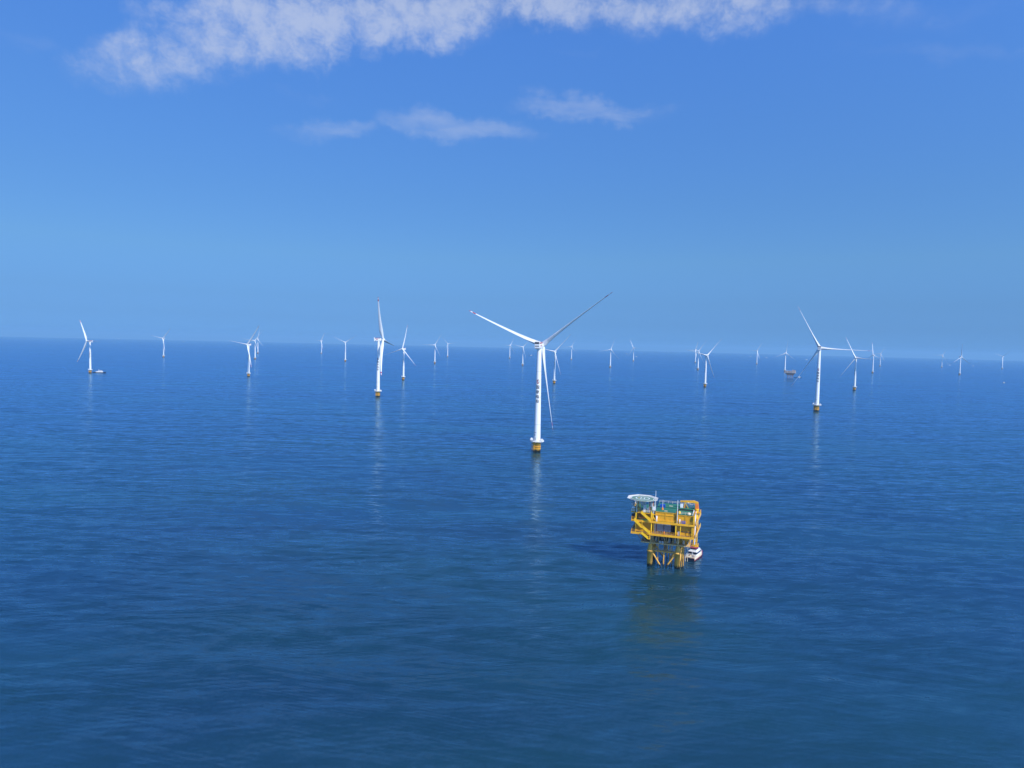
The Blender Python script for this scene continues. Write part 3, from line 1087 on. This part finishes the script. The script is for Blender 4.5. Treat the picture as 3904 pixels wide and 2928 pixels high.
# roof level
b = MB()
b.box(-.3, 9.6, .6, 17.5, 25.3, 25.62)
b.build('top_deck', Y, sub)
b = MB()
b.box(.4, 9.5, .8, 17.3, 25.62, 25.66)
b.build('top_deck_coating', M['green'], sub)
b = MB()
b.rail([(9.5, .7, 25.62), (4.8, .7, 25.62)], 1.15, 1.5, .06)
b.build('top_railing', M['cream'], sub)
b = MB()
b.rail([(2.6, .7, 25.62), (-.2, .7, 25.62), (-.2, 17.2, 25.62)], 1.15, 1.5, .06)
b.build('top_railing', M['cream'], sub)
b = MB()
b.rail([(20.3, 1.3, 26.12), (26.8, 1.3, 26.12), (26.8, 9.4, 26.12)], 1.15, 1.6, .055)
b.build('roof_railing', M['cream'], sub)
b = MB()
b.rail([(10.7, 18.4, 26.82), (26.8, 18.4, 26.82)], 1.15, 2.0, .055)
b.build('roof_railing', M['cream'], sub)
for u0, u1, v0, v1, z in ((14.2, 15.6, 2.6, 3.4, 26.67), (15.6, 17.2, 12.6, 13.4, 26.82)):
    b = MB()
    b.box(u0, u1, v0, v1, z, z + .12)
    b.build('roof_hatch', M['cream'], sub, bevel=.03)
b = MB()
b.lathe([(.85, 26.12), (.85, 26.5), (.6, 26.9), (.15, 27.05)], 18, (25.0, 3.0))
b.build('roof_ventilator', M['cream'], sub)
b = MB()
b.lathe([(.45, 26.12), (.45, 27.1), (.2, 27.3)], 14, (20.9, 2.8))
b.build('roof_ventilator', BR, sub)
b = MB()
b.tube((26.6, 1.6, 26.2), (27.0, 6.5, 27.3), .16, n=8)
b.build('white_pipe', M['white'], sub)
b = MB()
b.box(20.6, 21.9, 11.6, 13.0, 26.83, 28.6)
b.build('roof_cabinet', M['white'], sub, bevel=.05)
b = MB()
b.box(22.1, 23.1, 11.7, 12.9, 26.83, 28.3)
b.build('roof_cabinet', M['rust'], sub, bevel=.05)
b = MB()
b.box(11.6, 14.2, 9.5, 10.3, 26.68, 27.1)
b.tube((11.7, 10.0, 27.6), (12.6, 10.0, 27.6), .55, n=14)
b.tube((13.0, 10.0, 27.7), (14.0, 10.0, 27.7), .5, n=14)
b.box(12.3, 13.3, 9.6, 10.2, 27.1, 28.3)
b.build('blue_pump_set', M['blue'], sub)
# air conditioners and cabinets crowded under the helideck
for u, v, z0, sx, sz in ((3.7, 4.2, 27.6, 2.0, 1.9), (7.0, 4.4, 27.6, 2.1, 2.0)):
    b = MB()
    b.box(u, u + sx, v, v + 1.2, z0, z0 + sz)
    b.box(u + .1, u + sx - .1, v - .05, v, z0 + .15, z0 + .8, 1)
    b.box(u + .1, u + sx - .1, v - .05, v, z0 + 1.05, z0 + 1.7, 1)
    for k in range(3):
        b.box(u + .15 + .62 * k, u + .55 + .62 * k, v + .3, v + .9, z0 + sz, z0 + sz + .1, 2)
    for du in (.1, sx - .25):
        b.box(u + du, u + du + .15, v + .4, v + .8, 25.66, z0, 0)
    b.build('air_conditioner', [M['white'], M['lightgrey'], M['dark']], sub)
for u, v, z0, sx, sz, nm in ((5.0, 1.6, 25.66, 1.0, 1.9, 'cabinet'), (6.8, 1.5, 25.66, 1.0, 1.9, 'cabinet'), (4.9, 2.9, 25.66, 1.3, 2.9, 'cabinet'), (9.0, 2.2, 26.7, 1.4, 1.4, 'cabinet')):
    b = MB()
    b.box(u, u + sx, v, v + .9, z0, z0 + sz)
    b.box(u - .06, u + sx + .06, v - .06, v + .96, z0 + sz, z0 + sz + .1)
    b.build(nm, M['white'], sub)
for u, z in ((.2, 26.0), (.4, 27.4), (.1, 28.9)):
    b = MB()
    b.tube((u - .4, 1.6, z), (u + 1.0, 1.4, z), .4, n=14)
    b.build('liferaft_canister', M['white'], sub)
    b = MB()
    b.box(u - .3, u + .9, 1.2, 1.9, z - .55, z - .42)
    b.tube((u + .3, 1.6, 25.6), (u + .3, 1.6, z - .5), .09, n=6)
    b.build('canister_cradle', M['cream'], sub)

# helideck: octagon with a safety net frame
HC = (4.6, 1.6)
b = MB()


def octo(r, ph=22.5):
    return [(HC[0] + r * math.cos(R(ph + 45 * k)), HC[1] + r * math.sin(R(ph + 45 * k))) for k in range(8)]


b.prism(octo(5.6), 31.5, 31.95)
hd = b.build('helideck', M['deckgreen'], sub)
b = MB()
for r0_, r1_ in ((5.2, 5.5), (2.7, 3.2)):
    n = 40 if r0_ < 4 else 8
    ph = 22.5
    P0 = [(HC[0] + r0_ * math.cos(R(ph + 360 / n * k)), HC[1] + r0_ * math.sin(R(ph + 360 / n * k)), 31.958) for k in range(n)]
    P1 = [(HC[0] + r1_ * math.cos(R(ph + 360 / n * k)), HC[1] + r1_ * math.sin(R(ph + 360 / n * k)), 31.958) for k in range(n)]
    b.add(P0 + P1, [(k, n + k, n + (k + 1) % n, (k + 1) % n) for k in range(n)])
for x0, x1, y0, y1 in ((-1.0, -.55, -1.5, 1.5), (.55, 1.0, -1.5, 1.5), (-.55, .55, -.22, .22)):
    b.add([(HC[0] + x, HC[1] + y, 31.958) for x, y in ((x0, y0), (x1, y0), (x1, y1), (x0, y1))], [(0, 1, 2, 3)])
b.build('landing_marking', M['white'], hd)
b = MB()
o1, o2 = octo(5.65), octo(7.2)
for k in range(8):
    a, c, d, e = o1[k], o1[(k + 1) % 8], o2[(k + 1) % 8], o2[k]
    b.add([(*a, 31.7), (*c, 31.7), (*d, 32.1), (*e, 32.1), (*a, 31.6), (*c, 31.6), (*d, 31.98), (*e, 31.98)],
          [(0, 3, 2, 1), (4, 5, 6, 7), (3, 7, 6, 2), (0, 1, 5, 4)])
b.build('safety_net', M['net'], hd)
for u, v, u2, v2 in ((1.8, 1.2, -1.2, .2), (1.8, 4.0, -1.2, 4.0), (3.0, .9, 3.0, -2.2)):
    b = MB()
    b.bar((u, v, 27.3), (u2, v2, 31.5), .25, .25)
    b.build('helideck_strut', M['brown'], sub)
for u, v in ((2.1, 1.0), (2.1, 6.0), (7.9, 1.0), (7.9, 6.5), (9.2, 3.6)):
    b = MB()
    b.tube((u, v, 25.66), (u, v, 31.5), .2, n=10)
    b.build('helideck_column', M['rust'] if u > 5 else BR, sub)
for u, z0, z1 in ((3.0, 29.8, 32.6), (3.6, 29.4, 31.8)):
    b = MB()
    b.tube((u, .75, 25.7), (u, .75, z1), .12, n=8)
    b.build('yellow_post', BR, sub)
for u, v, z0, z1, r in ((10.0, 5.2, 26.6, 35.1, .14), (20.1, .3, 22.3, 32.7, .17), (13.2, 5.5, 26.7, 31.2, .1), (2.2, .35, 25.6, 32.0, .12), (9.8, .7, 25.6, 30.6, .12)):
    b = MB()
    b.tube((u, v, z0), (u, v, z1), r, r * .6, n=8)
    b.build('white_mast', M['white'], sub)
b = MB()
b.lathe([(.55, 26.6), (.1, 28.0)], 10, (13.2, 5.5))
b.build('mast_base', M['orange'], sub)

# stairs on the front face
def stair(a, c, name='stair'):
    b = MB()
    a, c = Vector(a), Vector(c)
    for dv in (0, .85):
        b.bar(a + Vector((0, -dv, 0)), c + Vector((0, -dv, 0)), .09, .42)
        b.bar(a + Vector((0, -dv, 1.0)), c + Vector((0, -dv, 1.0)), .07, .09)
        b.bar(a + Vector((0, -dv, .55)), c + Vector((0, -dv, .55)), .05, .5)
    n = int(abs(a.z - c.z) / .25)
    for k in range(n + 1):
        p = a.lerp(c, k / n)
        b.box(p.x - .14, p.x + .14, p.y - .83, p.y - .02, p.z - .02, p.z + .02)
    return b.build(name, BR, sub)


stair((4.4, -.1, 25.7), (8.6, -.1, 22.2))
stair((1.3, -.1, 22.2), (4.5, -.1, 19.2))
stair((5.2, -.1, 19.1), (8.5, -.1, 16.5))
stair((4.8, -.1, 16.5), (7.7, -.1, 14.3))
b = MB()
b.box(4.4, 5.3, -1.0, -.05, 19.0, 19.15)
b.rail([(4.4, -.95, 19.15), (5.3, -.95, 19.15)], 1.1, .9, .05)
b.tube((4.8, -.1, 19.1), (4.8, -.1, 22.0), .14, n=8)
b.build('stair_landing', BR, sub)
b = MB()
b.box(7.6, 8.6, -1.0, -.05, 14.15, 14.3)
b.rail([(7.7, -.95, 14.3), (8.6, -.95, 14.3), (8.6, -.1, 14.3)], 1.1, .9, .05)
b.tube((8.4, -.2, 14.2), (8.4, .1, 16.1), .1, n=8)
b.build('stair_landing', BR, sub)

# pedestal crane with its boom laid in the rest
cr = MB()
cr.tube((28.0, 12.0, 22.2), (28.0, 12.0, 26.4), .75, n=18)
cr.tube((28.0, 12.0, 26.4), (28.0, 12.0, 27.0), 1.05, n=18)
crane = cr.build('crane', BR, sub)
b = MB()
b.box(27.2, 28.7, 11.3, 12.7, 27.0, 29.3)
b.bar((28.8, 12, 26.2), (28.5, 12, 29.2), .35, .9)
b.build('crane_housing', M['orange'], crane, bevel=.08)
b = MB()
b.loft([[(28.6, 11.4, 29.0), (28.6, 12.6, 29.0), (28.6, 12.6, 30.0), (28.6, 11.4, 30.0)],
        [(26.6, 11.45, 29.6), (26.6, 12.55, 29.6), (26.6, 12.55, 30.6), (26.6, 11.45, 30.6)],
        [(20.6, 11.7, 29.4), (20.6, 12.3, 29.4), (20.6, 12.3, 30.1), (20.6, 11.7, 30.1)]], smooth=False)
b.build('boom', Y, crane)
b = MB()
b.tube((21.0, 12, 29.3), (21.0, 12, 28.6), .06, n=6)
b.lathe([(.05, 28.2), (.2, 28.4), (.2, 28.6)], 10, (21.0, 12))
b.build('hook_block', M['dark'], crane)
b = MB()
for p, q in (((22.3, 11.4, 26.8), (22.7, 12, 29.4)), ((22.5, 12.6, 26.8), (22.7, 12, 29.4)), ((24.2, 12, 26.8), (22.7, 12, 29.4))):
    b.bar(p, q, .18, .18)
b.build('boom_rest', BR, sub)
b = MB()
b.prism([(27.0, 10.6), (29.6, 10.6), (29.9, 13.6), (27.0, 13.6)], 25.2, 25.45)
b.rail([(29.5, 10.7, 25.45), (29.8, 13.5, 25.45)], 1.1, 1.0, .06)
b.build('crane_platform', Y, sub)
b = MB()
b.box(24.5, 26.2, 13.2, 14.6, 26.83, 28.2)
b.build('equipment_box', M['lightgrey'], sub, bevel=.06)
b = MB()
b.lathe([(.35, 26.83), (.35, 28.3), (.5, 28.8), (.2, 29.2)], 12, (24.0, 14.0))
b.build('satellite_dome', M['white'], sub)

# right side: bright side wall, white pipes and the stair tower that hangs to the boat landing
for z0, z1 in ((16.5, 21.7), (22.3, 25.9)):
    b = MB()
    b.box(27.0, 27.35, 1.0, 19.5, z0, z1)
    b.build('side_wall', SH, sub)
for v, z0, z1, r in ((3.2, 17, 26.4, .16), (6.0, 12, 25.0, .2), (9.0, 12.0, 26.5, .14)):
    b = MB()
    b.tube((27.75, v, z0), (27.75, v, z1), r, n=8)
    b.build('side_pipe', M['white'], sub)
b = MB()
for du, dv in ((0, 0), (1.5, 0), (0, 2.6), (1.5, 2.6)):
    b.tube((26.9 + du, 14.2 + dv, 9.2), (27.2 + du, 14.2 + dv, 22.0), .14, n=8)
for z in (11.0, 13.6, 16.3, 19.0):
    b.box(26.8, 28.7, 14.0, 17.0, z, z + .12)
    b.rail([(28.6, 14.1, z + .12), (28.6, 16.9, z + .12)], 1.1, 1.0, .06)
    b.rail([(26.9, 14.1, z + .12), (28.6, 14.1, z + .12)], 1.1, 1.0, .06)
    b.bar((27.1, 14.3, z), (28.4, 16.4, z - 2.5), .5, .18)
b.build('stair_tower', BR, sub)
b = MB()
b.lathe([(1.2, 8.7), (1.75, 8.9), (1.75, 9.05)], 18, (27.6, 14.8))
b.rail([(27.6 + 1.7 * math.cos(R(a)), 14.8 + 1.7 * math.sin(R(a)), 9.05) for a in range(0, 360, 30)], 1.1, .9, .06, True)
for a in (0, 90, 180, 270):
    b.bar((27.6 + 1.5 * math.cos(R(a)), 14.8 + 1.5 * math.sin(R(a)), 9.0), (27.6 + .5 * math.cos(R(a)), 14.8 + .5 * math.sin(R(a)), 11.0), .12, .12)
b.build('landing_basket', BR, sub)


def on_sub(u, v, z):
    c, s = math.cos(SUB_YAW), math.sin(SUB_YAW)
    return (SUB_LOC[0] + c * u - s * v, SUB_LOC[1] + s * u + c * v, z)


# a loose crate standing on the upper deck
b = MB()
b.box(-.95, .95, -.35, .35, .05, 1.2)
for x in (-.95, -.32, .32, .87):
    b.box(x, x + .08, -.4, -.35, .05, 1.2)
b.box(-.97, .97, -.37, .37, 1.2, 1.28)
ct = b.build('storage_crate', M['blue'])
ct.location = on_sub(22.8, .85, 22.17)
ct.rotation_euler.z = SUB_YAW
tag(ct, 'blue storage crate standing against the yellow corrugated wall of the substation', 'crate')

# ------------------------------------------------------------------ the crew catamaran under the substation
cat = thing('catamaran', 'white crew catamaran with red hulls moored at the yellow substation', 'boat', on_sub(25.5, 20.6, 0), SUB_YAW - R(16))
# local: +Y is forward, origin at the stern on the waterline
def hull_rings(xc, hw, L, zk, zd):
    rings = []
    for q, k, rise in ((0, .92, 0), (.1, 1, 0), (.55, 1, 0), (.8, .8, .15), (.93, .42, .35), (1.0, .05, .55)):
        rings.append([(xc - hw * k, q * L, zd + rise), (xc - hw * k * .8, q * L, zk * .4), (xc, q * L, zk + rise), (xc + hw * k * .8, q * L, zk * .4), (xc + hw * k, q * L, zd + rise)])
    return rings
for xc in (-1.5, 1.5):
    b = MB()
    b.loft(hull_rings(xc, .68, 14.0, -.6, 1.35), smooth=False)
    h_ = b.build('hull', M['hullred'], cat)
    b = MB()
    sx = 1 if xc > 0 else -1
    b.loft([[(xc + sx * .60, y, .52), (xc + sx * .78, y, .58), (xc + sx * .80, y, 1.36), (xc + sx * .66, y, 1.40)] for y in (.2, 5.5, 10.4)], smooth=False)
    b.build('rubbing_strake', M['cream'], h_)
b = MB()
b.box(-2.15, 2.15, -.06, .1, -.4, 1.2)
b.build('stern_shade_panel', M['navy'], cat)  # dark panel added across stern and tunnel, its colour stands for their shade
b = MB()
b.prism([(-2.2, .1), (2.2, .1), (2.2, 10.8), (1.2, 13.4), (-1.2, 13.4), (-2.2, 10.8)], 1.25, 1.65)
b.build('deck', M['cream'], cat)
b = MB()
b.prism([(-2.05, 3.6), (2.05, 3.6), (2.05, 10.0), (1.0, 12.4), (-1.0, 12.4), (-2.05, 10.0)], 1.65, 3.5, topscale=.9)
b.build('cabin', M['white'], cat, bevel=.12)
b = MB()
b.prism([(-2.03, 3.5), (2.03, 3.5), (2.03, 9.9), (.95, 12.3), (-.95, 12.3), (-2.03, 9.9)], 2.45, 3.12, topscale=.96)
b.build('cabin_window', M['glass'], cat)
b = MB()
b.box(-.28, .28, 3.38, 3.5, 1.7, 3.3)
b.build('cabin_door', M['white'], cat)
b = MB()
b.prism([(-2.0, 3.0), (2.0, 3.0), (2.0, 9.0), (1.1, 10.6), (-1.1, 10.6), (-2.0, 9.0)], 3.42, 3.66)
b.build('cabin_roof', M['white'], cat, bevel=.05)
b = MB()
b.prism([(-1.55, 4.4), (1.55, 4.4), (1.55, 7.2), (.9, 8.4), (-.9, 8.4), (-1.55, 7.2)], 3.66, 4.35, topscale=1.05)
b.build('flybridge', M['white'], cat, bevel=.08)
b = MB()
b.prism([(-1.5, 4.35), (1.5, 4.35), (1.5, 7.2), (.9, 8.3), (-.9, 8.3), (-1.5, 7.2)], 4.35, 5.0, topscale=.95)
b.build('flybridge_window', M['glass'], cat)
b = MB()
b.prism([(-1.7, 4.0), (1.7, 4.0), (1.8, 7.0), (1.0, 8.7), (-1.0, 8.7), (-1.8, 7.0)], 5.0, 5.18)
b.build('flybridge_roof', M['hullred'], cat)
b = MB()
b.rail([(-2.1, 3.4, 1.65), (-2.1, .2, 1.65), (-.6, .2, 1.65)], .9, .9, .04)
b.rail([(.6, .2, 1.65), (2.1, .2, 1.65), (2.1, 3.4, 1.65)], .9, .9, .04)
b.rail([(2.15, 10.6, 1.65), (1.2, 13.2, 1.65), (-1.2, 13.2, 1.65), (-2.15, 10.6, 1.65)], .9, 1.1, .04)
b.build('boat_railing', M['white'], cat)
for q in ((-1.3, -.7, 1.5, 2.6, 1.66, 2.1), (.9, 1.5, .9, 1.9, 1.66, 2.2), (.1, .7, 2.2, 2.9, 1.66, 2.0)):
    b = MB()
    b.box(*q)
    b.build('deck_box', M['brown'], cat, bevel=.04)
b = MB()
b.tube((0, 6.0, 5.18), (0, 6.0, 6.4), .06, n=6)
b.tube((-.5, 6.0, 5.9), (.5, 6.0, 5.9), .05, n=6)
b.build('mast', M['white'], cat)

# ------------------------------------------------------------------ the far platform
fp = thing('oil_platform', 'brown far platform flaring outward above a narrow jacket, paler block on one end', 'platform', (1013.3, 2485.7, sea_z(1013.3, 2485.7)), R(-24))
fp.scale = (.96, .96, .9)
for x in (-8, 0, 8):
    for y in (-7, 7):
        b = MB()
        b.tube((x, y, -5), (x, y, 12.5), .9, n=10)
        b.build('leg', M['brown'], fp)
for y in (-7, 7):
    for x in (-8, 0):
        b = MB()
        b.tube((x, y, 1), (x + 8, y, 11.5), .45, n=8)
        b.build('diagonal_brace', M['lightgrey'], fp)
b = MB()
b.box(-12, 13, -9, 9, 12.2, 13.2)
b.build('cellar_deck', M['brown'], fp)
b = MB()
b.box(-8, 2, -7.5, -5, 13.2, 14.8)
b.build('light_panel', M['cream'], fp)
b = MB()
b.loft([[(-11, -8, 13.2), (12, -8, 13.2), (12, 8, 13.2), (-11, 8, 13.2)], [(-19, -11, 21.5), (18, -11, 21.5), (18, 11, 21.5), (-19, 11, 21.5)]], smooth=False)
b.build('flared_substructure', M['brown'], fp)
b = MB()
b.box(-22, 20, -12, 12, 21.5, 22.6)
b.build('main_deck', M['farpanel'], fp)
b = MB()
b.box(-21, 3, -10.5, 10.5, 22.6, 29.0)
b.build('process_module', M['brown'], fp)
for x, z1 in ((-17, 27.6), (-12, 28.6), (-6, 27.0), (-1, 28.2)):
    b = MB()
    b.box(x, x + 2.6, -11.6, -10.6, 22.7, z1)
    b.build('process_vessel', M['farpanel'] if x in (-12, -1) else M['grey'], fp)
b = MB()
b.box(4.5, 19, -11.5, 11, 22.6, 31.5)
b.build('living_quarters', M['farpanel'], fp)
for z in (24.6, 28.0):
    b = MB()
    b.box(5.2, 18.4, -11.65, -11.4, z, z + 1.0)
    b.build('window_band', M['brown'], fp)
b = MB()
b.box(-21.5, 3.6, -11, 11, 29.0, 29.6)
b.build('top_deck', M['lightgrey'], fp)
b = MB()
b.box(7, 17, -8, 8, 31.5, 33.2)
b.build('roof_block', M['brown'], fp)
for x, z0, z1 in ((8.5, 31.5, 38), (-9, 29.6, 33.5), (-15, 29.6, 32.5)):
    b = MB()
    b.tube((x, -4, z0), (x, -4, z1), .35, .2, n=8)
    b.build('mast', M['lightgrey'], fp)

# ------------------------------------------------------------------ boats
def boat(x, y, L, heading, hull, label, house=(.22, .62), high=.16, mast=True, kind='boat', group=None, beam=.22):
    """L: length; heading: degrees the bow points, clockwise from +Y; high: house height / length"""
    t = thing('ship' if L > 30 else 'boat', label, kind, (x, y, sea_z(x, y)), -R(heading), group)
    hw, fb = L * beam / 2, max(.05 * L, .9)
    rings = []
    for q, k, rise in ((0, .85, .0), (.08, .97, 0), (.5, 1, 0), (.78, .78, .25), (.92, .4, .6), (1, .03, .9)):
        rings.append([(-hw * k, (q - .5) * L, fb * (1 + rise)), (-hw * k * .75, (q - .5) * L, -.3 * fb), (hw * k * .75, (q - .5) * L, -.3 * fb), (hw * k, (q - .5) * L, fb * (1 + rise))])
    MB().loft(rings, smooth=False).build('hull', hull, t)
    y0, y1 = (house[0] - .5) * L, (house[1] - .5) * L
    hh = L * high
    b = MB().prism([(-hw * .75, y0), (hw * .75, y0), (hw * .75, y1), (hw * .3, y1 + .04 * L), (-hw * .3, y1 + .04 * L), (-hw * .75, y1)], fb * .95, fb + hh * .5, topscale=.95)
    b.build('deckhouse', M['white'], t)
    ym = y0 + (y1 - y0) * .35
    MB().prism([(-hw * .55, ym), (hw * .55, ym), (hw * .55, y1 - .02 * L), (-hw * .55, y1 - .02 * L)], fb + hh * .5, fb + hh, topscale=.88).build('wheelhouse', M['white'], t)
    MB().box(-hw * .56, hw * .56, ym + .02 * L, y1 - .012 * L, fb + hh * .66, fb + hh * .84).build('window_band', M['glass'], t)
    if mast:
        MB().tube((0, ym + .04 * L, fb + hh), (0, ym + .04 * L, fb + hh * 1.7), L * .006 + .05, n=6).build('mast', M['white'], t)
    return t


boat(-1070.0, 1766.0, 36, 98, M['navy'], 'dark-hulled white service ship lying against the foot of a turbine', (.24, .72), .13, kind='ship', beam=.2)
boat(1063.7, 2540.0, 26, 104, M['navy'], 'dark-hulled boat with a white wheelhouse under the far brown platform', (.5, .8), .18)
boat(169.5, 6264.3, 36, 84, M['navy'], 'small boat just beside the biggest tower, dark stern and white house', (.3, .7), .16, kind='ship')
boat(1706.9, 10186.4, 40, 95, M['grey'], 'faint grey ship behind a tiny turbine, the higher of the two beside it', (.1, .4), .18, kind='ship')
boat(1284.8, 7077.1, 28, 80, M['grey'], 'pale boat beside a tiny turbine, the lower of the two there', (.2, .5), .2)
boat(4686.3, 7347.6, 16, 60, M['white'], 'smaller and higher one of two white boats lying close together', (.2, .7), .22, group='pair of white boats')
boat(4226.6, 6598.0, 20, 70, M['white'], 'larger and lower one of two white boats lying close together', (.2, .7), .22, group='pair of white boats')
boat(4247.5, 6294.0, 18, 70, M['white'], 'lone white boat past the turbine with one upright blade', (.2, .7), .24)
boat(1820.9, 2524.3, 15, 75, M['navy'], 'small white boat with a dark stern at the edge, nearest of the scattered boats', (.28, .7), .14)
boat(3513.3, 8160.2, 28, 85, M['white'], 'white boat far out above the lettered blade-crossed turbine', (.15, .6), .2)
boat(3693.4, 10596.2, 34, 100, M['lightgrey'], 'faint ship nearly at the horizon close to a lone tiny turbine', (.2, .6), .2, kind='ship')
boat(3471.6, 9340.4, 30, 80, M['lightgrey'], 'faint pale boat between the lone tiny turbine and the far brown platform', (.2, .6), .2)
boat(-14212.6, 24591.8, 110, 88, M['lightgrey'], 'long pale ship on the horizon between the ship-moored turbine and the next one', (.05, .3), .14, kind='ship', beam=.14)
boat(-6750.0, 13973.8, 26, 80, M['white'], 'white speck of a boat near the horizon before the wide-Y turbine trio', (.2, .7), .3)
boat(1406.3, 15071.1, 40, 85, M['lightgrey'], 'faint ship near the horizon above a turbine with a level blade', (.2, .6), .2, kind='ship')

# ------------------------------------------------------------------ haze
def build_haze():
    b = MB()
    b.box(-47500, 47500, -47500, 47500, -330, 215)
    o = b.build('haze', [])
    m = bpy.data.materials.new('sea_haze')
    m.use_nodes = True
    t = NT(m.node_tree)
    out_ = t.n('ShaderNodeOutputMaterial')
    v = t.n('ShaderNodeVolumePrincipled')
    v.inputs['Color'].default_value = HAZE_COL
    v.inputs['Density'].default_value = HAZE_DENSITY
    v.inputs['Anisotropy'].default_value = 0.0
    t.t.links.new(v.outputs[0], out_.inputs['Volume'])
    o.data.materials.append(m)
    o['kind'] = 'stuff'
    o['label'] = 'thin pale blue sea haze over the water'
    return o


HAZE_DENSITY = 6.5e-5
HAZE_COL = (.34, .68, 1.0, 1)
build_haze()
